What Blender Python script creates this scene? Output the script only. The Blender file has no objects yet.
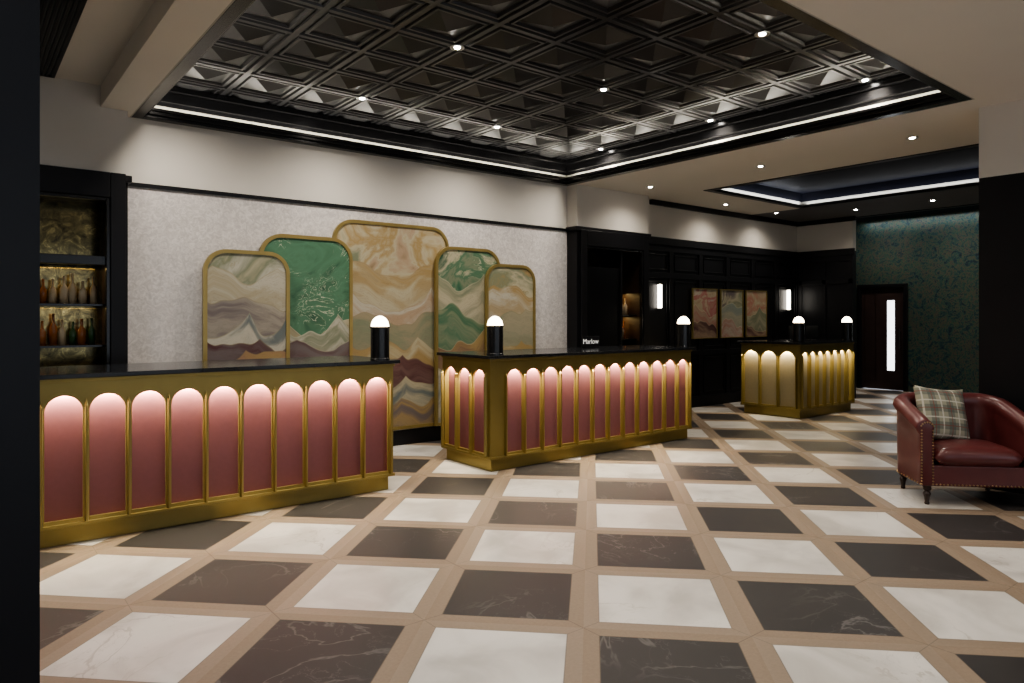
import bpy, bmesh, math, random
from mathutils import Vector, Matrix
random.seed(4)
scene=bpy.context.scene
COL=scene.collection
PI=math.pi

# ------------------------------------------------------------------ nodes
def N(nt,t,ins=None,**attrs):
    n=nt.nodes.new(t)
    for k,v in attrs.items(): setattr(n,k,v)
    for k,v in (ins or {}).items():
        if isinstance(v,bpy.types.NodeSocket): nt.links.new(v,n.inputs[k])
        else: n.inputs[k].default_value=v
    return n
def MA(nt,op,a,b=None,c=None,clamp=False):
    ins={0:a}
    if b is not None: ins[1]=b
    if c is not None: ins[2]=c
    n=N(nt,'ShaderNodeMath',ins,operation=op); n.use_clamp=clamp
    return n.outputs[0]
def C4(c): return (c[0],c[1],c[2],1.0)
def MIX(nt,f,a,b,blend='MIX'):
    n=nt.nodes.new('ShaderNodeMix'); n.data_type='RGBA'; n.blend_type=blend
    for i,v in ((0,f),(6,a),(7,b)):
        if isinstance(v,bpy.types.NodeSocket): nt.links.new(v,n.inputs[i])
        else: n.inputs[i].default_value=C4(v) if i else v
    return n.outputs[2]
def RAMP(nt,f,stops,interp='LINEAR'):
    n=nt.nodes.new('ShaderNodeValToRGB'); n.color_ramp.interpolation=interp
    el=n.color_ramp.elements
    while len(el)<len(stops): el.new(.5)
    for e,(p,c) in zip(el,stops): e.position=p; e.color=C4(c)
    nt.links.new(f,n.inputs[0]); return n.outputs[0]
def SMOOTH(nt,v,a,b):
    n=N(nt,'ShaderNodeMapRange',{'Value':v,'From Min':a,'From Max':b},interpolation_type='SMOOTHSTEP'); return n.outputs[0]
def NOISE(nt,vec,scale,detail=4,dist=0,rough=.5):
    return N(nt,'ShaderNodeTexNoise',{'Vector':vec,'Scale':scale,'Detail':detail,'Distortion':dist,'Roughness':rough}).outputs['Fac']
def POS(nt): return N(nt,'ShaderNodeNewGeometry').outputs['Position']
def newmat(name):
    m=bpy.data.materials.new(name); m.use_nodes=True
    nt=m.node_tree; b=nt.nodes['Principled BSDF']; return m,nt,b
def SET(nt,b,**kw):
    for k,v in kw.items():
        k={'base':'Base Color','rough':'Roughness','metal':'Metallic','spec':'Specular IOR Level','coat':'Coat Weight'}.get(k,k)
        if isinstance(v,bpy.types.NodeSocket): nt.links.new(v,b.inputs[k])
        else: b.inputs[k].default_value=C4(v) if isinstance(v,(tuple,list)) else v
def simple(name,col,rough=.5,metal=0,spec=.5,var=.12,scale=6,bump=0,bscale=200,coat=0):
    m,nt,b=newmat(name); p=POS(nt)
    n=NOISE(nt,p,scale,4)
    c=MIX(nt,n,tuple(x*(1-var) for x in col),tuple(min(1,x*(1+var)) for x in col))
    SET(nt,b,base=c,rough=rough,metal=metal,spec=spec,coat=coat)
    if bump:
        bn=N(nt,'ShaderNodeBump',{'Strength':bump,'Distance':.002,'Height':NOISE(nt,p,bscale,3)})
        nt.links.new(bn.outputs[0],b.inputs['Normal'])
    return m
def emis(name,col,s):
    m,nt,b=newmat(name)
    SET(nt,b,base=col,rough=.4); b.inputs['Emission Color'].default_value=C4(col); b.inputs['Emission Strength'].default_value=s
    return m

white_wall=simple('wall_paint',(.64,.61,.56),.7,var=.04,scale=2)
soffit_m=simple('soffit_paint',(.70,.66,.59),.75,var=.03,scale=2)
charcoal=simple('charcoal_soffit',(.10,.10,.105),.7,var=.05,scale=2)
cove_glow_paint=simple('cove_glow_paint',(.40,.385,.34),.7,var=.03,scale=2)  # pale colour that paints the cove's glow onto the dark fascia
black=simple('black_satin',(.008,.008,.010),.42,var=.2,scale=3,spec=.33)
gloss_black=simple('black_gloss',(.010,.010,.011),.22,var=.2,scale=3)
coffer_m=simple('coffer_pewter',(.024,.024,.026),.32,var=.2,scale=3,spec=.6,metal=.15)
gold=simple('satin_brass',(.30,.235,.085),.36,metal=.75,var=.1,scale=9)
gold2=simple('frame_brass',(.36,.28,.11),.35,metal=.6,var=.12,scale=12)
stone=simple('counter_stone',(.015,.016,.018),.14,var=.5,scale=14)
velvet=simple('pink_leather',(.155,.053,.066),.62,var=.10,scale=30,bump=.25,bscale=260)
greynich=simple('ochre_leather',(.25,.21,.13),.62,var=.10,scale=30,bump=.25,bscale=260)
leather=simple('burgundy_leather',(.115,.028,.028),.33,var=.25,scale=9,bump=.3,bscale=120,coat=.15)
wood=simple('dark_wood',(.03,.016,.012),.4,var=.3,scale=8)
doorwood=simple('door_wood',(.040,.024,.022),.45,var=.4,scale=5)
nailm=simple('nail_brass',(.42,.30,.16),.3,metal=1)
steel=simple('steel',(.5,.5,.5),.3,metal=1)
lamp_e=emis('lamp_glass',(1,.86,.66),9)
down_e=emis('downlight_lens',(1,.95,.88),60)
sconce_e=emis('sconce_glass',(1,.92,.80),10)
glasspane_e=emis('lit_glazing',(.92,.96,1),3)
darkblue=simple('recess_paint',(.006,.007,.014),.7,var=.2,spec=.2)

def wallpaper():
    m,nt,b=newmat('speckled_wallpaper'); p=POS(nt)
    n1=NOISE(nt,p,22,6,1.2,.7); n2=NOISE(nt,p,2.5,3)
    v=SMOOTH(nt,n1,.35,.68)
    c=MIX(nt,v,(.50,.475,.465),(.73,.70,.68)); c=MIX(nt,MA(nt,'MULTIPLY',n2,.25),c,(.57,.54,.52))
    SET(nt,b,base=c,rough=.55); return m
wp=wallpaper()

def damask():
    m,nt,b=newmat('teal_damask'); p=POS(nt)
    w=NOISE(nt,p,5,6,2.5,.7); w2=NOISE(nt,p,18,5,1.5,.7); w3=NOISE(nt,p,1.3,3)
    f=MA(nt,'ADD',MA(nt,'MULTIPLY',w,.6),MA(nt,'MULTIPLY',w2,.4))
    c=RAMP(nt,f,[(.38,(.005,.012,.030)),(.45,(.010,.050,.068)),(.49,(.040,.105,.065)),(.54,(.12,.085,.06)),(.58,(.012,.055,.065)),(.66,(.005,.015,.03))])
    c=MIX(nt,MA(nt,'MULTIPLY',w3,.35),c,(.010,.018,.028))
    SET(nt,b,base=c,rough=.5); return m
dam=damask()

def floor_mat():
    m,nt,b=newmat('checker_marble'); p=POS(nt)
    s=.7783;w=.15; q0=-.0398; pc=3.2973+w/2
    xyz=N(nt,'ShaderNodeSeparateXYZ',{0:p}).outputs
    q=MA(nt,'MULTIPLY',MA(nt,'SUBTRACT',xyz[0],xyz[1]),.70711)
    pp=MA(nt,'MULTIPLY',MA(nt,'ADD',xyz[0],xyz[1]),.70711)
    a=MA(nt,'DIVIDE',MA(nt,'SUBTRACT',q,q0),s); bb=MA(nt,'DIVIDE',MA(nt,'SUBTRACT',pp,pc),s)
    i=MA(nt,'FLOOR',a); j=MA(nt,'FLOOR',bb)
    da=MA(nt,'ABSOLUTE',MA(nt,'SUBTRACT',MA(nt,'SUBTRACT',a,i),.5)); db=MA(nt,'ABSOLUTE',MA(nt,'SUBTRACT',MA(nt,'SUBTRACT',bb,j),.5))
    th=.5-w/2/s
    mx=MA(nt,'MAXIMUM',da,db); mn=MA(nt,'MINIMUM',da,db)
    band=MA(nt,'GREATER_THAN',mx,th)
    par=MA(nt,'FLOORED_MODULO',MA(nt,'ADD',i,j),2.0)
    dark=MA(nt,'GREATER_THAN',par,.5)
    cell=N(nt,'ShaderNodeCombineXYZ',{0:i,1:j,2:0.0}).outputs[0]
    rnd=N(nt,'ShaderNodeTexWhiteNoise',{'Vector':cell},noise_dimensions='3D').outputs
    off=N(nt,'ShaderNodeVectorMath',{0:rnd['Color'],'Scale':17.0},operation='SCALE').outputs[0]
    vec=N(nt,'ShaderNodeVectorMath',{0:p,1:off},operation='ADD').outputs[0]
    nv=NOISE(nt,vec,1.5,5,.9,.55)
    vein=MA(nt,'SUBTRACT',1.0,SMOOTH(nt,MA(nt,'ABSOLUTE',MA(nt,'SUBTRACT',nv,.5)),0.0,.014))
    nv2=NOISE(nt,vec,3.1,5,1.2,.6)
    vein2=MA(nt,'SUBTRACT',1.0,SMOOTH(nt,MA(nt,'ABSOLUTE',MA(nt,'SUBTRACT',nv2,.47)),0.0,.010))
    gate=SMOOTH(nt,NOISE(nt,vec,1.1,2),.46,.64)
    v=MA(nt,'MULTIPLY',MA(nt,'MAXIMUM',vein,MA(nt,'MULTIPLY',vein2,.5)),gate)
    cloud=NOISE(nt,vec,2.2,5,.6)
    wcol=MIX(nt,SMOOTH(nt,cloud,.3,.65),(.45,.43,.40),(.66,.635,.595)); wcol=MIX(nt,MA(nt,'MULTIPLY',v,.5),wcol,(.28,.25,.21))
    dcol=MIX(nt,cloud,(.027,.025,.026),(.052,.048,.047)); dcol=MIX(nt,MA(nt,'MULTIPLY',v,.30),dcol,(.30,.28,.27))
    tile=MIX(nt,dark,wcol,dcol)
    tn=NOISE(nt,p,60,4,0,.7)
    tan=MIX(nt,tn,(.205,.155,.112),(.30,.235,.175))
    c=MIX(nt,band,tile,tan)
    joint=MA(nt,'LESS_THAN',MA(nt,'ABSOLUTE',MA(nt,'SUBTRACT',mx,th)),.0035)
    cross=MA(nt,'GREATER_THAN',mn,th)
    mit=MA(nt,'MULTIPLY',cross,MA(nt,'LESS_THAN',MA(nt,'ABSOLUTE',MA(nt,'SUBTRACT',da,db)),.004))
    jj=MA(nt,'MAXIMUM',joint,mit)
    c=MIX(nt,MA(nt,'MULTIPLY',jj,.6),c,(.10,.08,.06))
    r=MA(nt,'ADD',MA(nt,'MULTIPLY',dark,.12),MA(nt,'ADD',MA(nt,'MULTIPLY',band,.10),MA(nt,'ADD',.27,MA(nt,'MULTIPLY',cloud,.08))))
    sp=MA(nt,'SUBTRACT',.42,MA(nt,'MULTIPLY',dark,.14))
    SET(nt,b,base=c,rough=r,spec=sp); return m
floor_m=floor_mat()

def art_mat(name,sky,layers,seed,sc=1.0,line=(.75,.68,.45),lineamt=.5,sw=1.6,dist=1.2):
    m,nt,b=newmat(name); p=POS(nt)
    xyz=N(nt,'ShaderNodeSeparateXYZ',{0:p}).outputs
    X,Z=xyz[0],xyz[2]
    v=N(nt,'ShaderNodeCombineXYZ',{0:MA(nt,'ADD',X,float(seed)*3.1),1:float(seed),2:MA(nt,'MULTIPLY',Z,1.3)}).outputs[0]
    n=NOISE(nt,v,.9*sc*sw,7,dist,.55)
    k=len(sky); c=RAMP(nt,n,[(.30+.40*i/(k-1),col) for i,col in enumerate(sky)])
    cl=MA(nt,'FRACT',MA(nt,'MULTIPLY',n,13.0))
    cm=MA(nt,'SUBTRACT',1.0,SMOOTH(nt,MA(nt,'ABSOLUTE',MA(nt,'SUBTRACT',cl,.5)),.01,.08))
    g=SMOOTH(nt,NOISE(nt,v,2.6,2),.46,.56)
    c=MIX(nt,MA(nt,'MULTIPLY',MA(nt,'MULTIPLY',cm,g),lineamt),c,line)
    for h,amp,fr,c1,c2 in layers:
        seed+=1.7
        xv=N(nt,'ShaderNodeCombineXYZ',{0:MA(nt,'MULTIPLY',X,fr),1:seed*2.3,2:MA(nt,'MULTIPLY',Z,fr*.15)}).outputs[0]
        hn=NOISE(nt,xv,1.0,2,.0,.4)
        rid=MA(nt,'ABSOLUTE',MA(nt,'SUBTRACT',hn,.5))
        top=MA(nt,'SUBTRACT',h+amp*.30,MA(nt,'MULTIPLY',rid,amp*4.0))
        d=MA(nt,'SUBTRACT',top,Z)
        mask=SMOOTH(nt,d,0.0,.012)
        st=NOISE(nt,N(nt,'ShaderNodeCombineXYZ',{0:MA(nt,'ADD',MA(nt,'MULTIPLY',X,1.2),MA(nt,'MULTIPLY',Z,1.4)),1:seed,2:MA(nt,'MULTIPLY',d,5.0)}).outputs[0],1.1,7,.5,.58)
        lc=MIX(nt,SMOOTH(nt,st,.38,.62),c1,c2)
        lc=MIX(nt,MA(nt,'MULTIPLY',SMOOTH(nt,d,.02,.35),.35),lc,tuple(x*.8+.04 for x in c1))
        fine=MA(nt,'FRACT',MA(nt,'MULTIPLY',st,18.0))
        lc=MIX(nt,MA(nt,'MULTIPLY',MA(nt,'SUBTRACT',1.0,SMOOTH(nt,MA(nt,'ABSOLUTE',MA(nt,'SUBTRACT',fine,.5)),.02,.12)),.25),lc,(.14,.11,.08))
        edge=MA(nt,'SUBTRACT',1.0,SMOOTH(nt,d,.006,.022))
        lc=MIX(nt,MA(nt,'MULTIPLY',edge,.5),lc,line)
        c=MIX(nt,mask,c,lc)
    SET(nt,b,base=c,rough=.45); return m
cream=(.43,.385,.27);och=(.33,.235,.105);grn=(.065,.155,.09);dgrn=(.03,.09,.055);burg=(.085,.03,.033);mauve=(.15,.125,.125);peach=(.38,.28,.19);sage=(.19,.215,.14);pale=(.46,.435,.36);grey=(.17,.17,.16);slate=(.13,.155,.155)
A1=art_mat('art_a',[sage,cream,sage,pale,sage],[(1.84,.5,1.1,(.36,.32,.22),pale),(1.62,.5,1.2,mauve,(.34,.31,.25)),(1.42,.4,1.4,pale,slate),(1.20,.25,1.8,burg,mauve),(1.06,.35,1.6,och,(.30,.18,.12)),(.8,.2,2,pale,och)],1,line=(.24,.2,.1))
A2=art_mat('art_b',[dgrn,grn,(.085,.20,.12),grn,dgrn],[(1.50,.4,1.2,cream,(.30,.27,.17)),(1.40,.4,1.4,sage,pale),(1.17,.3,1.8,burg,mauve),(.9,.3,2,grey,pale)],4,line=(.55,.55,.42),lineamt=1.0,sw=2.0,dist=2.0)
A3=art_mat('art_c',[sage,cream,och,cream,peach,(.24,.18,.10)],[(1.98,.5,.9,cream,och),(1.72,.45,1.0,peach,pale),(1.44,.4,1.2,(.30,.26,.17),sage),(1.14,.4,1.3,och,cream),(.95,.35,1.6,burg,(.17,.10,.09)),(.72,.3,1.4,slate,cream),(.48,.25,1.7,mauve,och)],9,line=(.26,.19,.11),lineamt=.6)
A4=art_mat('art_d',[dgrn,grn,sage,grn,cream,dgrn],[(1.88,.5,1.0,cream,sage),(1.58,.4,1.4,grn,(.24,.26,.16)),(1.28,.35,1.6,och,(.18,.11,.08)),(.8,.3,2,pale,slate)],14,line=(.50,.48,.35),lineamt=.8,dist=1.8)
A5=art_mat('art_e',[sage,cream,sage,och,cream],[(1.78,.4,1.2,pale,och),(1.48,.4,1.5,(.32,.29,.2),sage),(1.1,.3,1.8,och,cream)],17,line=(.25,.21,.10),lineamt=.9)
B1=art_mat('print_a',[peach,cream,(.4,.12,.12),pale,och],[(1.62,.3,1.6,(.4,.17,.14),cream),(1.36,.25,2.0,burg,peach)],23,sc=1.6)
B2=art_mat('print_b',[pale,peach,sage,cream,mauve],[(1.66,.3,1.6,(.24,.28,.24),cream),(1.4,.25,2.0,(.4,.2,.16),pale)],29,sc=1.6)
B3=art_mat('print_c',[och,cream,peach,(.4,.17,.13),cream],[(1.6,.3,1.6,sage,cream),(1.35,.25,2.0,peach,burg)],31,sc=1.6)

def antique():
    m,nt,b=newmat('antique_mirror'); p=POS(nt)
    n=NOISE(nt,p,9,6,1.5,.7); n2=NOISE(nt,p,2.5,3)
    c=RAMP(nt,n,[(.35,(.05,.045,.03)),(.55,(.20,.165,.08)),(.7,(.46,.38,.18))])
    SET(nt,b,base=c,metal=.9,rough=MA(nt,'ADD',.08,MA(nt,'MULTIPLY',n2,.22))); return m
mirror=antique()

def tartan():
    m,nt,b=newmat('tartan_wool')
    uv=N(nt,'ShaderNodeTexCoord').outputs['Object']
    xyz=N(nt,'ShaderNodeSeparateXYZ',{0:uv}).outputs
    def stripes(s,col,base,per,lo,hi,amt):
        f=MA(nt,'FRACT',MA(nt,'MULTIPLY',MA(nt,'ADD',s,5.0),per))
        k=MA(nt,'MULTIPLY',MA(nt,'GREATER_THAN',f,lo),MA(nt,'LESS_THAN',f,hi))
        return MIX(nt,MA(nt,'MULTIPLY',k,amt),base,col)
    c=(.34,.33,.25)
    c=stripes(xyz[0],(.08,.10,.09),c,7.0,.0,.42,.55); c=stripes(xyz[2],(.08,.10,.09),c,7.0,.0,.42,.55)
    c=stripes(xyz[0],(.62,.59,.5),c,7.0,.64,.72,.8); c=stripes(xyz[2],(.62,.59,.5),c,7.0,.64,.72,.8)
    c=stripes(xyz[0],(.25,.06,.05),c,7.0,.2,.24,.8); c=stripes(xyz[2],(.25,.06,.05),c,7.0,.2,.24,.8)
    SET(nt,b,base=c,rough=.85); return m
tart=tartan()

# ------------------------------------------------------------------ mesh helpers
def link(o,parent=None):
    COL.objects.link(o)
    if parent is not None: o.parent=parent
    return o
def empty(name,loc=(0,0,0),rotz=0):
    e=bpy.data.objects.new(name,None); e.empty_display_size=.1; e.location=loc; e.rotation_euler=(0,0,rotz); return link(e)
def from_bm(name,bm,mat,parent=None,smooth=False,recalc=True):
    if recalc: bmesh.ops.recalc_face_normals(bm,faces=bm.faces[:])
    me=bpy.data.meshes.new(name); bm.to_mesh(me); bm.free()
    if mat is not None:
        for mm in (mat if isinstance(mat,list) else [mat]): me.materials.append(mm)
    if smooth:
        for f in me.polygons: f.use_smooth=True
    return link(bpy.data.objects.new(name,me),parent)
def addbox(bm,b,mi=0):
    x0,x1,y0,y1,z0,z1=b
    v=[bm.verts.new(c) for c in ((x0,y0,z0),(x1,y0,z0),(x1,y1,z0),(x0,y1,z0),(x0,y0,z1),(x1,y0,z1),(x1,y1,z1),(x0,y1,z1))]
    for f in ((0,3,2,1),(4,5,6,7),(0,1,5,4),(1,2,6,5),(2,3,7,6),(3,0,4,7)):
        fc=bm.faces.new([v[i] for i in f]); fc.material_index=mi
def boxes(name,bs,mat,parent=None,bev=0):
    bm=bmesh.new()
    for b in bs: addbox(bm,b)
    o=from_bm(name,bm,mat,parent)
    if bev:
        md=o.modifiers.new('bevel','BEVEL'); md.width=bev; md.segments=2; md.limit_method='ANGLE'
    return o
def lathe(name,prof,mat,parent=None,loc=(0,0,0),seg=32):
    bm=bmesh.new(); rings=[]
    for r,z in prof:
        if r<1e-5: rings.append([bm.verts.new((loc[0],loc[1],loc[2]+z))])
        else: rings.append([bm.verts.new((loc[0]+r*math.cos(2*PI*k/seg),loc[1]+r*math.sin(2*PI*k/seg),loc[2]+z)) for k in range(seg)])
    for a,b in zip(rings,rings[1:]):
        for k in range(seg):
            k2=(k+1)%seg
            if len(a)==1 and len(b)==1: continue
            if len(a)==1: bm.faces.new((a[0],b[k],b[k2]))
            elif len(b)==1: bm.faces.new((a[k],b[0],a[k2]))
            else: bm.faces.new((a[k],b[k],b[k2],a[k2]))
    o=from_bm(name,bm,mat,parent,smooth=True)
    md=o.modifiers.new('es','EDGE_SPLIT'); md.split_angle=math.radians(35)
    return o
LW=(1,.905,.785)
def spot(name,loc,energy,parent=None,angle=100,blend=.9,col=LW,rot=(0,0,0),size=.04):
    l=bpy.data.lights.new(name,'SPOT'); l.energy=energy; l.spot_size=math.radians(angle); l.spot_blend=blend; l.color=col; l.shadow_soft_size=size
    o=bpy.data.objects.new(name,l); o.location=loc; o.rotation_euler=rot; return link(o,parent)
def area(name,loc,sx,sy,energy,rot=(0,0,0),col=(1,.9,.76),parent=None):
    l=bpy.data.lights.new(name,'AREA'); l.shape='RECTANGLE'; l.size=sx; l.size_y=sy; l.energy=energy; l.color=col
    o=bpy.data.objects.new(name,l); o.location=loc; o.rotation_euler=rot; return link(o,parent)

# ------------------------------------------------------------------ key dimensions
YW=7.20; YP=7.00; ZC=3.315; ZR=2.70; ZL=3.66
CX0,CX1,CY0=1.26,6.71,2.19
PX0,PX1=6.71,8.2
BX=8.45; X2=12.78; XG=14.9; TOP=4.0
XL=-3.0; YR=-3.0

boxes('floor',[(XL-.2,XG+.2,YR-.2,YW+.8,-.1,0)],floor_m)

boxes('wall_back',[(1.21,PX0,YW,YW+.2,0,ZR)],wp)
boxes('wall_back_upper',[(1.21,PX0,YW,YW+.2,ZR,TOP)],white_wall)
boxes('wall_back_right',[(PX1,XG,YW,YW+.2,ZR-.02,TOP)],white_wall)
boxes('wall_back_panelled',[(PX1,XG,YW,YW+.2,0.0,ZR-.02)],black)
OX0,OX1,OZ0,OZ1=-.6,1.07,.9,2.53
boxes('wall_back_left',[(XL,1.21,YP,YP+.12,2.70,TOP),(1.09,1.21,YP+.12,YW+.2,2.70,TOP)],white_wall)
boxes('wall_back_left_panelling',[(XL,OX0-.14,YP,YP+.12,0,2.70),(OX0-.14,1.21,YP,YP+.12,0,OZ0-.1),(1.13,1.21,YP,YP+.7,0,2.70)],black)
QX0,QX1,QZ0,QZ1=6.88,8.06,.5,2.48
boxes('wall_pilaster_upper',[(PX0,PX1,YP,YW+.2,2.70,TOP)],white_wall)
boxes('wall_pilaster_lower',[(PX0,QX0-.1,YP,YW+.3,0,2.70),(QX1+.1,PX1,YP,YW+.3,0,2.70),(QX0-.1,QX1+.1,YP,YW+.3,0,QZ0-.1)],black)
boxes('wall_pier_upper',[(X2,X2+.12,6.12,YW,2.70,TOP)],white_wall)
boxes('wall_pier_lower',[(X2,X2+.12,6.12,YW,0,2.70)],black)
DY0,DY1,DZ=6.04,7.03,2.165
boxes('wall_far',[(XG,XG+.2,YR,DY0,0,TOP),(XG,XG+.2,DY0,DY1,DZ,TOP),(XG,XG+.2,DY1,YW+.2,0,TOP)],dam)
boxes('wall_left',[(XL-.2,XL,YR,YW+.2,0,TOP)],white_wall)
boxes('wall_rear',[(XL,XG,YR-.2,YR,0,.5),(XL,XG,YR-.2,YR,2.9,TOP),(XL,-2.4,YR-.2,YR,.5,2.9),(0.2,1.0,YR-.2,YR,.5,2.9),(3.6,4.4,YR-.2,YR,.5,2.9),(7.0,XG,YR-.2,YR,.5,2.9)],white_wall)
for k,(a,b_) in enumerate(((-2.4,.2),(1.0,3.6),(4.4,7.0))):
    c=(a+b_)/2
    boxes('window_%d'%(k+1),[(a,a+.06,YR-.14,YR-.06,.5,2.9),(b_-.06,b_,YR-.14,YR-.06,.5,2.9),(a,b_,YR-.14,YR-.06,.5,.56),(a,b_,YR-.14,YR-.06,2.84,2.9),(c-.025,c+.025,YR-.14,YR-.06,.5,2.9),(a,b_,YR-.13,YR-.07,2.1,2.14)],black)
boxes('wall_jamb',[(-.9,.128,1.60,1.76,0,3.5)],black)
KX=7.02;KY=2.262
boxes('wall_column_upper',[(KX,KX+.9,KY-1.1,KY,2.70,ZC)],white_wall)
boxes('wall_column_lower',[(KX,KX+.9,KY-1.1,KY,0,2.70)],black)

# ceiling
boxes('ceiling',[
 (CX0-.26,CX0,YR,YW,ZC,TOP),(CX0,BX,YR,CY0,ZC,TOP),(CX1,BX,CY0,YW,ZC,TOP),
 (BX,11.15,6.2,YW,ZC,TOP),(BX,11.15,YR,1.2,ZC,TOP)],soffit_m)
boxes('ceiling_far',[(11.15,12.9,YR,YW,ZC,TOP)],charcoal)
boxes('ceiling_left',[(XL,CX0-.26,YR,YW,3.5,TOP)],soffit_m)
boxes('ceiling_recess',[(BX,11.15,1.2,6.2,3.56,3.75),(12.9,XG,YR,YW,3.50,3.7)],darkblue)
def rfas(z0,z1): return [(BX,BX+.02,1.2,6.2,z0,z1),(11.13,11.15,1.2,6.2,z0,z1),(BX+.02,11.13,6.18,6.2,z0,z1),(BX+.02,11.13,1.2,1.22,z0,z1)]
boxes('trim_1',rfas(ZC+.04,3.415),cove_glow_paint)  # lower recess fascia coloured pale to read as a lit line
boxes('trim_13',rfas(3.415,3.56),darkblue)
boxes('trim_2',[(BX,BX+.1,1.2,6.2,ZC-.01,ZC+.03),(11.05,11.15,1.2,6.2,ZC-.01,ZC+.03),(BX+.1,11.05,6.1,6.2,ZC-.01,ZC+.03)],black,bev=.008)
boxes('trim_3',[(12.9,13.0,YR,YW,ZC-.01,ZC+.04)],black)

def coffers():
    bm=bmesh.new(); s=1.682/3
    x=1.494-s
    while x<CX1:
        y=3.02-3*s
        while y<YW:
            cx,cy=x+s/2,y+s/2; h=s/2
            prof=[(h,ZL),(h-.022,ZL),(h-.030,ZL+.018),(h-.050,ZL+.018),(h-.058,ZL+.002),(h-.078,ZL+.002),(h-.088,ZL+.022),(h-.100,ZL+.022)]
            rings=[[bm.verts.new((cx+a*r,cy+b*r,z)) for a,b in ((-1,-1),(1,-1),(1,1),(-1,1))] for r,z in prof]
            for A,B in zip(rings,rings[1:]):
                for k in range(4): bm.faces.new((A[k],A[(k+1)%4],B[(k+1)%4],B[k]))
            ap=bm.verts.new((cx,cy,ZL-.035))
            for k in range(4): bm.faces.new((rings[-1][k],rings[-1][(k+1)%4],ap))
            y+=s
        x+=s
    for co,no in (((CX0+.01,0,0),(-1,0,0)),((CX1-.01,0,0),(1,0,0)),((0,CY0+.01,0),(0,-1,0)),((0,YW-.01,0),(0,1,0))):
        bmesh.ops.bisect_plane(bm,geom=bm.verts[:]+bm.edges[:]+bm.faces[:],plane_co=co,plane_no=no,clear_outer=True)
    bmesh.ops.remove_doubles(bm,verts=bm.verts[:],dist=.0005)
    return from_bm('ceiling_coffered',bm,coffer_m)
coffers()
boxes('ceiling_slab',[(CX0,CX1,CY0,YW,3.78,TOP)],black)
def ring(w0,w1,z0,z1):
    a,b,c,d=CX0,CX1,CY0,YW
    return [(a+w0,a+w1,c+w0,d-w0,z0,z1),(b-w1,b-w0,c+w0,d-w0,z0,z1),(a+w1,b-w1,c+w0,c+w1,z0,z1),(a+w1,b-w1,d-w1,d-w0,z0,z1)]
boxes('trim_4',ring(.0,.012,3.462,3.78)+ring(.012,.10,ZC,ZC+.03)+ring(.012,.13,ZC+.03,ZC+.06)+ring(.115,.15,ZC+.06,ZC+.085),gloss_black,bev=.004)
boxes('trim_14',ring(.0,.012,ZC,3.462),cove_glow_paint)  # light strip above the lip, cove glow put into its colour
boxes('trim_5',ring(.012,.07,3.60,3.66)+ring(.012,.04,3.50,3.60),gloss_black,bev=.006)
cw=(1,.93,.80)
L=CX1-CX0-.35; W=YW-CY0-.35; mx=(CX0+CX1)/2; my=(CY0+YW)/2
for nm,loc,sx,sy in (('cove_light',(mx,YW-.065,ZC+.068),L,.03),('cove_light',(mx,CY0+.065,ZC+.068),L,.03),('cove_light',(CX0+.065,my,ZC+.068),.03,W),('cove_light',(CX1-.065,my,ZC+.068),.03,W)):
    area(nm,loc,sx,sy,20,rot=(PI,0,0),col=cw)
area('cove_light',((BX+11.15)/2,6.15,ZC+.05),2.5,.03,6,rot=(PI,0,0),col=(.95,.97,1))
area('cove_light',(11.10,3.7,ZC+.05),.03,4.8,8,rot=(PI,0,0),col=(.95,.97,1))
area('cove_light',(12.95,3.7,ZC+.06),.03,5.5,8,rot=(PI,0,0),col=(.9,.95,1))
area('cove_light',(XG-.15,3.7,3.46),.04,6.4,20,rot=(0,0,0),col=(.95,.97,1))

boxes('trim_6',[(1.21,PX0,YW-.02,YW,ZR-.015,ZR+.02)],black)
boxes('trim_7',[(XL,1.23,YP-.03,YP,2.68,2.74),(1.21,1.24,YP-.03,YW,2.68,2.74)],black,bev=.006)
boxes('trim_8',[(PX0-.03,PX1+.03,YP-.03,YP,2.68,2.74),(PX0-.03,PX0,YP,YW,2.68,2.74),(PX1,PX1+.03,YP,YW,2.68,2.74)],black,bev=.006)
boxes('trim_9',[(PX1+.03,X2-.04,YW-.05,YW,2.62,2.74),(X2-.04,X2,6.08,YW,2.62,2.74)],black,bev=.006)
boxes('trim_10',[(BX,X2-.06,YW-.06,YW,ZC-.08,ZC),(X2-.06,X2,6.06,YW,ZC-.08,ZC)],black,bev=.008)
boxes('baseboard_back',[(1.21,PX0,YW-.025,YW,0,.17)],black,bev=.004)
st=[]
n=6; wd=(X2-PX1)/n
for k in range(n+1):
    c=PX1+k*wd
    st.append((max(PX1,c-.05),min(X2,c+.05),YW-.025,YW,.18,2.62))
for z0,z1 in ((.0,.18),(2.10,2.19),(2.52,2.62),(.86,.94)): st.append((PX1,X2,YW-.026,YW,z0,z1))
for k in range(n):
    a=PX1+k*wd+.09; b_=PX1+(k+1)*wd-.09
    for z0,z1 in ((.23,.82),(.99,2.06),(2.23,2.48)):
        for q in ((a,b_,z0,z0+.02),(a,b_,z1-.02,z1),(a,a+.02,z0,z1),(b_-.02,b_,z0,z1)):
            st.append((q[0],q[1],YW-.014,YW,q[2],q[3]))
boxes('trim_11',st,black,bev=.004)
st=[]
for z0,z1 in ((.0,.18),(2.10,2.19),(2.52,2.62),(.86,.94)): st.append((X2-.02,X2,6.12,YW-.03,z0,z1))
for y0 in (6.12,6.62,7.09): st.append((X2-.02,X2,y0,y0+.07,.18,2.52))
boxes('trim_12',st,black,bev=.004)

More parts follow.
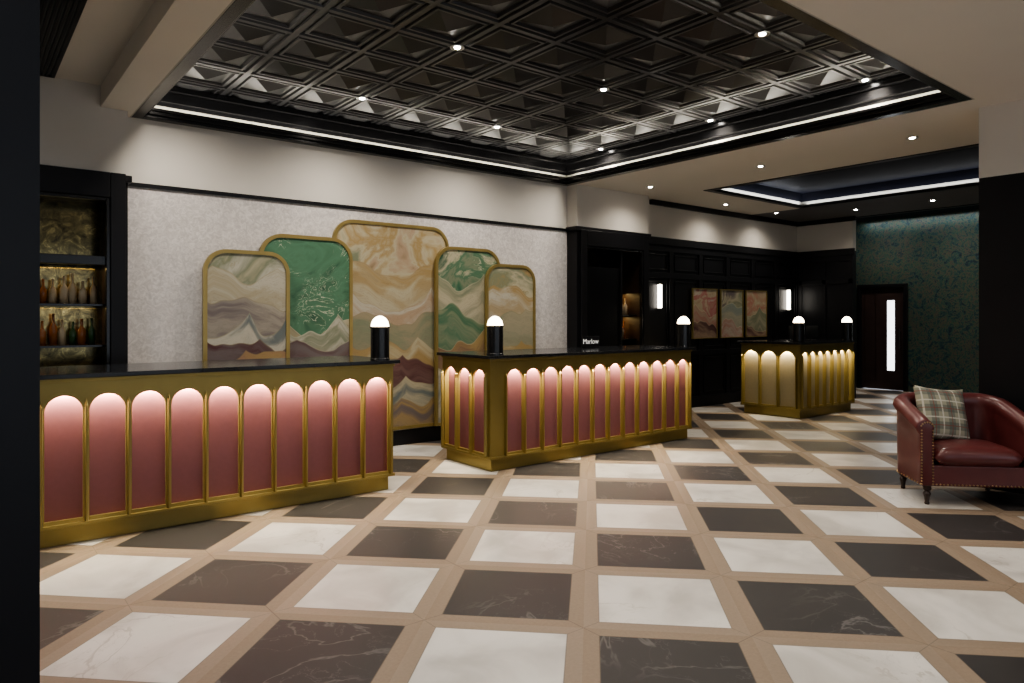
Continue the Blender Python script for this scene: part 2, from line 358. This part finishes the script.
vent=empty('air_vent')
boxes('frame',[(.42,.66,YP-2.3,YP-2.27,3.485,3.5),(.42,.66,YP-.05,YP-.02,3.485,3.5),(.42,.44,YP-2.27,YP-.05,3.485,3.5),(.64,.66,YP-2.27,YP-.05,3.485,3.5)],black,vent)
boxes('slats',[(.45+.03*k,.465+.03*k,YP-2.27,YP-.05,3.487,3.499) for k in range(7)],black,vent)
boxes('plenum',[(.44,.64,YP-2.27,YP-.05,3.4985,3.4995)],coffer_m,vent)

def downlight(x,y,z,e,angle=150,col=LW):
    p=empty('recessed_downlight')
    lathe('trim_ring',[(.030,.0),(.052,-.004),(.058,-.004),(.060,0.002)],steel,p,(x,y,z-.002),24)
    lathe('lens',[(0,-.006),(.022,-.006),(.026,-.001)],down_e,p,(x,y,z-.001),20)
    spot('lamp',(x,y,z-.03),e,p,angle,1,col,size=.09)
for i in range(4):
    for j in range(3):
        downlight(1.494+1.682*i,3.02+1.682*j,ZL,(90,90,120)[j])
for y in (1.35,3.06,4.78,6.5): downlight(7.65,y,ZC,52)
for x,y in ((2.3,1.1),(4.0,1.1),(5.6,1.1),(2.3,-.8),(4.0,-.8),(5.6,-.8),(3.6,-2.2)): downlight(x,y,ZC,36)  # out-of-view lamps added to light the foreground floor
for x,y in ((12.0,5.7),(12.0,4.5),(12.0,3.3),(9.8,6.75),(11.3,6.75)): downlight(x,y,ZC,45)
for x,y in ((14.1,6.5),(14.1,5.2),(14.1,3.9)): downlight(x,y,3.5,55)  # wall washers added to brighten the teal wall
for x,y in ((-.2,5.6),(-.4,2.8),(-.4,0.2)): downlight(x,y,3.5,75,col=(.84,.91,1))  # unseen bluish lamps added in place of cool daylight on the left

# ------------------------------------------------------------------ artwork
def outline(x0,x1,z0,z1,r,seg=10):
    pts=[(x0,z0),(x1,z0)]
    for k in range(seg+1):
        a=PI/2*k/seg; pts.append((x1-r+r*math.cos(a),z1-r+r*math.sin(a)))
    for k in range(seg+1):
        a=PI/2+PI/2*k/seg; pts.append((x0+r+r*math.cos(a),z1-r+r*math.sin(a)))
    return pts
def artpanel(name,x0,x1,z0,z1,r,yb,mat,fw=.038,th=.036,fm=None):
    p=empty(name)
    o=outline(x0,x1,z0,z1,r); i=outline(x0+fw,x1-fw,z0+fw,z1-fw,max(.001,r-fw))
    bm=bmesh.new()
    of=[bm.verts.new((a,yb-th,b)) for a,b in o]; inf=[bm.verts.new((a,yb-th,b)) for a,b in i]
    ob=[bm.verts.new((a,yb,b)) for a,b in o]; ib=[bm.verts.new((a,yb,b)) for a,b in i]
    n=len(o)
    for k in range(n):
        k2=(k+1)%n
        bm.faces.new((of[k],of[k2],inf[k2],inf[k])); bm.faces.new((of[k],ob[k],ob[k2],of[k2]))
        bm.faces.new((inf[k],inf[k2],ib[k2],ib[k])); bm.faces.new((ob[k],ib[k],ib[k2],ob[k2]))
    from_bm('frame',bm,fm or gold2,p)
    bm=bmesh.new(); bm.faces.new([bm.verts.new((a,yb-th+.012,b)) for a,b in i])
    from_bm('canvas',bm,mat,p,recalc=False)
    return p
ZA=.185
artpanel('wall_art_panel',3.218,4.718,ZA,2.566,.24,YW-.004,A3)
artpanel('wall_art_panel',2.412,3.431,ZA,2.344,.24,YW-.044,A2)
artpanel('wall_art_panel',4.50,5.48,ZA,2.345,.24,YW-.044,A4)
artpanel('wall_art_panel',1.865,2.711,ZA,2.149,.22,YW-.084,A1)
artpanel('wall_art_panel',5.22,6.035,ZA,2.165,.22,YW-.084,A5)
for (a,b_),m in zip(((9.47,10.14),(10.24,10.90),(10.99,11.65)),(B1,B2,B3)):
    artpanel('framed_print',a,b_,1.13,1.965,.004,YW-.027,m,fw=.015,th=.03,fm=gold2)

# ------------------------------------------------------------------ counters
def arch_face(name,u0,u1,n,z0,z1,gap,zb,rt,mapf,parent,mat,thick,lead=0,trail=0):
    bm=bmesh.new()
    a0,a1=u0+lead,u1-trail; p=(a1-a0)/n; r=(p-gap)/2; zs=rt-r; seg=14
    def loop(d):
        V=lambda u,z: bm.verts.new(mapf(u,z,d))
        for k in range(n):
            L=a0+k*p; uc=L+p/2; R=L+p
            LL=u0 if k==0 else L; RR=u1 if k==n-1 else R
            bm.faces.new((V(LL,zb),V(uc-r,zb),V(uc-r,zs),V(uc-r,z1),V(LL,z1)))
            bm.faces.new((V(uc+r,zb),V(RR,zb),V(RR,z1),V(uc+r,z1),V(uc+r,zs)))
            for s in range(seg):
                t0=PI-PI*s/seg; t1=PI-PI*(s+1)/seg
                A=(uc+r*math.cos(t0),zs+r*math.sin(t0)); B=(uc+r*math.cos(t1),zs+r*math.sin(t1))
                bm.faces.new((V(*A),V(*B),V(B[0],z1),V(A[0],z1)))
        bm.faces.new((V(u0,z0),V(u1,z0),V(u1,zb),V(u0,zb)))
    loop(0); loop(thick)
    V=lambda u,z,d: bm.verts.new(mapf(u,z,d))
    for k in range(n):
        uc=a0+(k+.5)*p; pts=[(uc-r,zb),(uc-r,zs)]+[(uc+r*math.cos(PI-PI*s/seg),zs+r*math.sin(PI-PI*s/seg)) for s in range(1,seg)]+[(uc+r,zs),(uc+r,zb)]
        for A,B in zip(pts,pts[1:]+pts[:1]): bm.faces.new((V(*A,0),V(*B,0),V(*B,thick),V(*A,thick)))
    bmesh.ops.remove_doubles(bm,verts=bm.verts[:],dist=.0002)
    o=from_bm(name,bm,mat,parent)
    fb=bmesh.new()
    for k in range(n+1):
        u=a0+k*p; hw=gap*.32
        zt=zs+r*.35
        pr=[(u-hw,0),(u-hw*.5,-.030),(u+hw*.5,-.030),(u+hw,0)]
        lo=[fb.verts.new(mapf(a,z0,d)) for a,d in pr]; hi=[fb.verts.new(mapf(a,zt,d)) for a,d in pr]
        tip=fb.verts.new(mapf(u,zt+.05,0))
        for q in range(4):
            fb.faces.new((lo[q],lo[(q+1)%4],hi[(q+1)%4],hi[q]))
            fb.faces.new((hi[q],hi[(q+1)%4],tip))
        fb.faces.new(lo[::-1])
    from_bm(name+'_fins',fb,mat,parent)
YF=5.372; ZT=1.118
NC=(1,.87,.62)
def counter(X0,X1,nf,lead,trail,side,niche,e,YB=6.21):
    c=empty('reception_counter'); D=.075
    boxes('countertop',[(X0-.045,X1+.045,YF-.045,YB+.045,ZT-.03,ZT)],stone,c,.004)
    boxes('plinth',[(X0+.03,X1-.03,YF+.03,YB-.03,0,.12)],gold,c,.004)
    boxes('plinth_rail',[(X0-.012,X1+.012,YF-.012,YB+.012,.12,.145)],gold,c,.004)
    boxes('fascia',[(X0,X1,YF,YB,1.0,ZT-.03)],gold,c)
    boxes('fascia_moulding',[(X0-.012,X1+.012,YF-.012,YB+.012,ZT-.052,ZT-.03)],gold,c,.004)
    sx=X0+D if side else X0
    boxes('carcass',[(sx,X1,YF+D,YB,.145,1.0)],gold,c)
    boxes('niche_back',[(sx+.004,X1-.02,YF+D-.008,YF+D-.001,.145,1.0)],niche,c)
    arch_face('arcade',X0,X1,nf,.145,1.0,.036,.168,.975,lambda u,z,d:(u,YF+d,z),c,gold,.022,lead,trail)
    boxes('end_panel',[(X1-.02,X1,YF+.022,YF+D,.145,1.0)],gold,c)
    area('niche_light',((X0+X1)/2,YF+.048,.985),X1-X0-.06,.010,e*(X1-X0),rot=(math.radians(14),0,0),col=NC,parent=c)
    if side:
        boxes('niche_back_side',[(X0+D-.008,X0+D-.001,YF+.022,YB-.02,.145,1.0)],niche,c)
        arch_face('arcade_side',YF+.0,YB,3,.145,1.0,.04,.168,.975,lambda u,z,d:(X0+d,u,z),c,gold,.022,.06,.02)
        boxes('end_panel_back',[(X0+.022,X0+D,YB-.02,YB,.145,1.0)],gold,c)
        area('niche_light_side',(X0+.048,(YF+YB)/2,.985),.010,YB-YF-.06,e*(YB-YF),rot=(0,math.radians(-14),0),col=NC,parent=c)
    return c
EN=26
counter(-.41,2.965,13,.095,.03,False,velvet,EN)
counter(4.01,7.08,12,.18,.03,True,velvet,EN)
counter(9.63,11.24,7,.03,.03,True,greynich,EN*.6,6.35)

def dome_lamp(x,y,z=ZT):
    p=empty('dome_table_lamp'); r=.083
    lathe('body',[(0,0),(r,0),(r,.012),(r-.003,.016),(r-.003,.27),(r,.274),(r,.286),(r-.01,.288),(0,.288)],gloss_black,p,(x,y,z))
    lathe('shade',[(r-.006,.2885)]+[((r-.006)*math.cos(a*PI/2/10),.2885+(r+.008)*math.sin(a*PI/2/10)) for a in range(1,10)]+[(0,.2885+r+.008)],lamp_e,p,(x,y,z))
dome_lamp(2.885,5.46); dome_lamp(4.14,5.47); dome_lamp(7.01,5.43); dome_lamp(9.74,5.46); dome_lamp(11.18,5.45)

def monitor(x,y):
    p=empty('computer_monitor')
    boxes('screen',[(x-.19,x+.19,y,y+.02,ZT+.04,ZT+.23)],black,p,.005)
    boxes('stand',[(x-.02,x+.02,y+.02,y+.035,ZT+.008,ZT+.12),(x-.09,x+.09,y-.03,y+.08,ZT,ZT+.008)],black,p,.002)
monitor(10.35,5.85); monitor(10.85,5.85)

sg=empty('counter_sign')
sx,sy=5.98,6.0
boxes('plate',[(sx-.15,sx+.15,sy,sy+.012,ZT+.01,ZT+.14)],black,sg,.002)
boxes('foot',[(sx-.10,sx+.10,sy-.02,sy+.04,ZT,ZT+.01)],black,sg)
tc=bpy.data.curves.new('lettering','FONT'); tc.body='Marlow'; tc.size=.085; tc.align_x='CENTER'; tc.align_y='CENTER'; tc.extrude=.001
to=bpy.data.objects.new('lettering',tc); to.location=(sx,sy-.002,ZT+.075); to.rotation_euler=(PI/2,0,0); link(to,sg)
tc.materials.append(emis('sign_white',(.9,.9,.88),.3))

def sconce(x):
    p=empty('wall_sconce'); y=YW-.035
    lathe('tube',[(0,0),(.030,.0),(.034,.01),(.034,.36),(.030,.37),(0,.37)],sconce_e,p,(x,y,1.63))
    lathe('cap',[(0,0),(.034,0),(.034,.012),(0,.012)],gold,p,(x,y,2.0)); lathe('cap_low',[(0,0),(.034,0),(.034,.012),(0,.012)],gold,p,(x,y,1.618))
sconce(8.66); sconce(12.42)

def bottles(name,xa,xb,y,zs,n,parent):
    bm=bmesh.new()
    for z in zs:
        for k in range(n):
            x=xa+(xb-xa)*(k+.5)/n+random.uniform(-.01,.01); h=random.uniform(.20,.28); r=random.uniform(.026,.034); yy=y+random.uniform(-.03,.03); mi=random.choice((0,0,1,2,2))
            prof=[(0,0),(r,0),(r,h*.55),(r*.35,h*.72),(r*.33,h*.97),(r*.42,h),(0,h)]; seg=12; rings=[]
            for rr,zz in prof:
                rings.append([bm.verts.new((x+rr*math.cos(2*PI*q/seg),yy+rr*math.sin(2*PI*q/seg),z+zz)) for q in range(seg)])
            for A,B in zip(rings,rings[1:]):
                for q in range(seg):
                    f=bm.faces.new((A[q],A[(q+1)%seg],B[(q+1)%seg],B[q])); f.material_index=mi; f.smooth=True
    return from_bm(name,bm,[bot1,bot2,bot3],parent)
bot1=simple('amber_glass',(.28,.10,.03),.12,coat=.5); bot2=simple('green_glass',(.03,.08,.03),.12,coat=.5); bot3=simple('label_cream',(.45,.36,.24),.4)
def cabinet(x0,x1,z0,z1,yb,shelf_z,nb,xs0=None,bar=None,le=.9):
    p=empty('bottle_display_cabinet'); f=.12
    boxes('frame',[(x0-f,x0,YP-.035,YP+.05,z0-f,z1+.22),(x1,x1+f,YP-.035,YP+.05,z0-f,z1+.22),(x0,x1,YP-.035,YP+.05,z1,z1+.22),(x0,x1,YP-.035,YP+.05,z0-f,z0)],black,p,.006)
    boxes('inner_moulding',[(x0,x0+.03,YP-.02,YP+.03,z0,z1),(x1-.03,x1,YP-.02,YP+.03,z0,z1),(x0+.03,x1-.03,YP-.02,YP+.03,z1-.03,z1)],gloss_black,p,.004)
    boxes('carcass',[(x0-.02,x0,YP+.05,yb,z0-.02,z1+.02),(x1,x1+.02,YP+.05,yb,z0-.02,z1+.02),(x0,x1,YP+.05,yb,z1,z1+.02),(x0,x1,YP+.05,yb,z0-.02,z0)],wood,p)
    boxes('mirror_back',[(x0,x1,yb-.012,yb,z0,z1)],mirror,p)
    a=x0 if xs0 is None else xs0
    boxes('shelves',[(a,x1,YP+.12,yb-.012,z-.015,z) for z in shelf_z],wood,p)
    boxes('shelf_edges',[(a,x1,YP+.112,YP+.12,z-.016,z+.002) for z in shelf_z],gloss_black,p)
    if bar: boxes('cross_rail',[(a,x1,YP+.02,YP+.10,bar-.04,bar+.04)],gloss_black,p,.005)
    bottles('bottles',a+.04,x1-.06,(YP+.12+yb)/2,shelf_z,nb,p)
    for z in shelf_z: area('shelf_light',((a+x1)/2,yb-.07,z+.33),x1-a-.1,.02,le,rot=(0,0,0),col=(1,.70,.30),parent=p)
    return p
cabinet(OX0,OX1,OZ0,OZ1,YP+.42,[1.24,1.60],21,bar=1.98,le=2.2)
q=cabinet(QX0,QX1,QZ0,QZ1,YP+.42,[1.16,1.52],6,xs0=7.66,le=2.0)
boxes('cabinet_door',[(QX0+.03,7.62,YP+.06,YP+.10,QZ0,2.20)],gloss_black,q,.004)
boxes('cabinet_stile',[(7.62,7.66,YP+.03,YP+.38,QZ0,QZ1)],black,q)

dr=empty('door_1')
dx=XG-.02
boxes('door_frame',[(dx-.03,XG+.1,DY0+.002,DY0+.07,0,DZ-.002),(dx-.03,XG+.1,DY1-.07,DY1-.002,0,DZ-.002),(dx-.03,XG+.1,DY0+.07,DY1-.07,DZ-.07,DZ-.002)],black,dr,.005)
gy0,gy1,gz0,gz1=6.30,6.45,.40,1.83
boxes('door_leaf',[(XG+.02,XG+.06,DY0+.07,gy0,.01,DZ-.07),(XG+.02,XG+.06,gy1,DY1-.07,.01,DZ-.07),(XG+.02,XG+.06,gy0,gy1,.01,gz0),(XG+.02,XG+.06,gy0,gy1,gz1,DZ-.07)],doorwood,dr)
boxes('vision_glass',[(XG+.035,XG+.045,gy0,gy1,gz0,gz1)],glasspane_e,dr)
boxes('pull_handle',[(XG-.03,XG-.015,DY0+.14,DY0+.16,.85,1.25),(XG-.02,XG+.02,DY0+.145,DY0+.155,.88,.90),(XG-.02,XG+.02,DY0+.145,DY0+.155,1.2,1.22)],steel,dr)
boxes('panel_moulding',[(XG+.012,XG+.02,DY1-.36,DY1-.13,z0,z1) for z0,z1 in ((.2,.215),(1.95,1.965))]+[(XG+.012,XG+.02,DY1-.36,DY1-.345,.2,1.965),(XG+.012,XG+.02,DY1-.145,DY1-.13,.2,1.965)],wood,dr)

# ------------------------------------------------------------------ armchair
ang=math.atan2(.69,.72)-PI/2
ch=empty('leather_armchair',(5.985,2.30,0),ang)
CWD,CDP=.82,.67; BZ=.15
def arm_path():
    m=.06; r=.17; pts=[]
    x0,x1=m-.03,CWD-m+.03; yb=CDP-m
    for k in range(9): pts.append((x0,.03+(yb-r-.03)*k/8))
    for k in range(1,11):
        a=PI-PI/2*k/10; pts.append((x0+r+r*math.cos(a),yb-r+r*math.sin(a)))
    for k in range(1,6): pts.append((x0+r+(x1-x0-2*r)*k/6,yb))
    for k in range(0,11):
        a=PI/2-PI/2*k/10; pts.append((x1-r+r*math.cos(a),yb-r+r*math.sin(a)))
    for k in range(1,9): pts.append((x1,yb-r-(yb-r-.03)*k/8))
    return pts
P=arm_path(); n=len(P)
def top_h(k):
    y=P[k][1]; t=max(0.0,1-y/(CDP-.06))
    return .835-.17*(t**1.1)
bm=bmesh.new(); rings=[]
for k,(x,y) in enumerate(P):
    a=P[max(0,k-1)]; b_=P[min(n-1,k+1)]; t=Vector((b_[0]-a[0],b_[1]-a[1])).normalized(); nr=Vector((-t.y,t.x))
    h=top_h(k); prof=[(-.050,BZ),(.048,BZ),(.052,.45),(.054,h-.12),(.074,h-.095)]
    prof+=[(.014+.070*math.cos(a2),h-.068+.068*math.sin(a2)) for a2 in (0,PI*.18,PI*.35,PI*.5,PI*.65,PI*.82,PI)]
    prof+=[(-.048,h-.10),(-.045,h-.14),(-.050,.40)]
    rings.append([bm.verts.new((x+nr.x*d,y+nr.y*d,z)) for d,z in prof])
for A,B in zip(rings,rings[1:]):
    m=len(A)
    for q_ in range(m): bm.faces.new((A[q_],A[(q_+1)%m],B[(q_+1)%m],B[q_]))
bm.faces.new(rings[0]); bm.faces.new(rings[-1][::-1])
o=from_bm('shell',bm,leather,ch,smooth=True)
md=o.modifiers.new('b','BEVEL'); md.width=.010; md.segments=2; md.limit_method='ANGLE'; md.angle_limit=math.radians(50)
boxes('seat_base',[(.06,CWD-.06,.03,CDP-.08,BZ,.315)],leather,ch,.012)
def cushion(name,x0,x1,y0,y1,z0,z1,mat,parent):
    bm=bmesh.new(); nx=14; V={}
    for s in (0,1):
        for i in range(nx+1):
            for j in range(nx+1):
                u=i/nx*2-1; v=j/nx*2-1
                f=(1-abs(u)**6)*(1-abs(v)**6); bulge=(1-u*u)*(1-v*v)*.025
                zm=(z0+z1)/2; hh=(z1-z0)/2
                z=zm+(1 if s else -1)*hh*(f**.4)+(bulge if s else 0)
                V[s,i,j]=bm.verts.new((x0+(x1-x0)*i/nx,y0+(y1-y0)*j/nx,z))
        for i in range(nx):
            for j in range(nx):
                bm.faces.new((V[s,i,j],V[s,i+1,j],V[s,i+1,j+1],V[s,i,j+1]))
    bmesh.ops.remove_doubles(bm,verts=bm.verts[:],dist=.0005)
    return from_bm(name,bm,mat,parent,smooth=True)
cushion('seat_cushion',.083,CWD-.083,-.012,CDP-.10,.30,.455,leather,ch)
bm=bmesh.new()
def nail(x,y,z): bmesh.ops.create_icosphere(bm,subdivisions=1,radius=.008,matrix=Matrix.Translation((x,y,z)))
for xx in (P[0][0],P[-1][0]):
    hh=top_h(0)
    for k in range(19):
        z=BZ+.015+k*(hh-BZ-.10)/18; nail(xx-.042,.027,z); nail(xx+.042,.027,z)
    for k in range(1,8):
        a=PI*k/8; nail(xx+.050*math.cos(a),.027,hh-.068+.048*math.sin(a))
for k in range(26): nail(.07+k*(CWD-.14)/25,.027,BZ+.014)
for k in range(0,n):
    a=P[max(0,k-1)]; b_=P[min(n-1,k+1)]; t=Vector((b_[0]-a[0],b_[1]-a[1])).normalized(); nr=Vector((-t.y,t.x))
    nail(P[k][0]+nr.x*.050,P[k][1]+nr.y*.050,BZ+.016)
from_bm('nailheads',bm,nailm,ch,smooth=True)
for k,(x,y) in enumerate(((.04,.06),(CWD-.04,.06),(.07,CDP-.08),(CWD-.07,CDP-.08))):
    lathe('leg_%d'%(k+1),[(0,0),(.016,0),(.019,.012),(.015,.022),(.021,.06),(.029,.085),(.024,.098),(.018,.105),(.030,.118),(.031,BZ),(0,BZ)],wood,ch,(x,y,0),16)
bm=bmesh.new(); V={}; nx=16; S=.235
for s in (0,1):
    for i in range(nx+1):
        for j in range(nx+1):
            u=i/nx*2-1; v=j/nx*2-1
            pin=1-.10*(1-u*u)*abs(v)**2; pin2=1-.10*(1-v*v)*abs(u)**2
            d=.075*((1-u*u)*(1-v*v))**.42
            V[s,i,j]=bm.verts.new((u*S*pin2,(d if s else -d),v*S*pin))
    for i in range(nx):
        for j in range(nx): bm.faces.new((V[s,i,j],V[s,i+1,j],V[s,i+1,j+1],V[s,i,j+1]))
bmesh.ops.remove_doubles(bm,verts=bm.verts[:],dist=.0005)
cu=from_bm('tartan_cushion',bm,tart,ch,smooth=True)
cu.location=(.30,.40,.675); cu.rotation_euler=(math.radians(-20),math.radians(6),math.radians(14))

# ------------------------------------------------------------------ world + camera
w=bpy.data.worlds.new('World'); scene.world=w; w.use_nodes=True
bg=w.node_tree.nodes['Background']; bg.inputs[0].default_value=(.80,.88,1,1); bg.inputs[1].default_value=1.5
cam=bpy.data.cameras.new('camera'); co=bpy.data.objects.new('camera',cam); COL.objects.link(co)
co.location=(0,0,1.485); co.rotation_euler=(PI/2,0,math.radians(51.494-90)); cam.sensor_width=36; cam.lens=701.8/1024*36
cam.shift_y=-(341.5-317.28)/1024; cam.clip_start=.05
scene.camera=co
scene.view_settings.view_transform='AgX'
scene.view_settings.look='AgX - Medium High Contrast'
scene.view_settings.exposure=.08
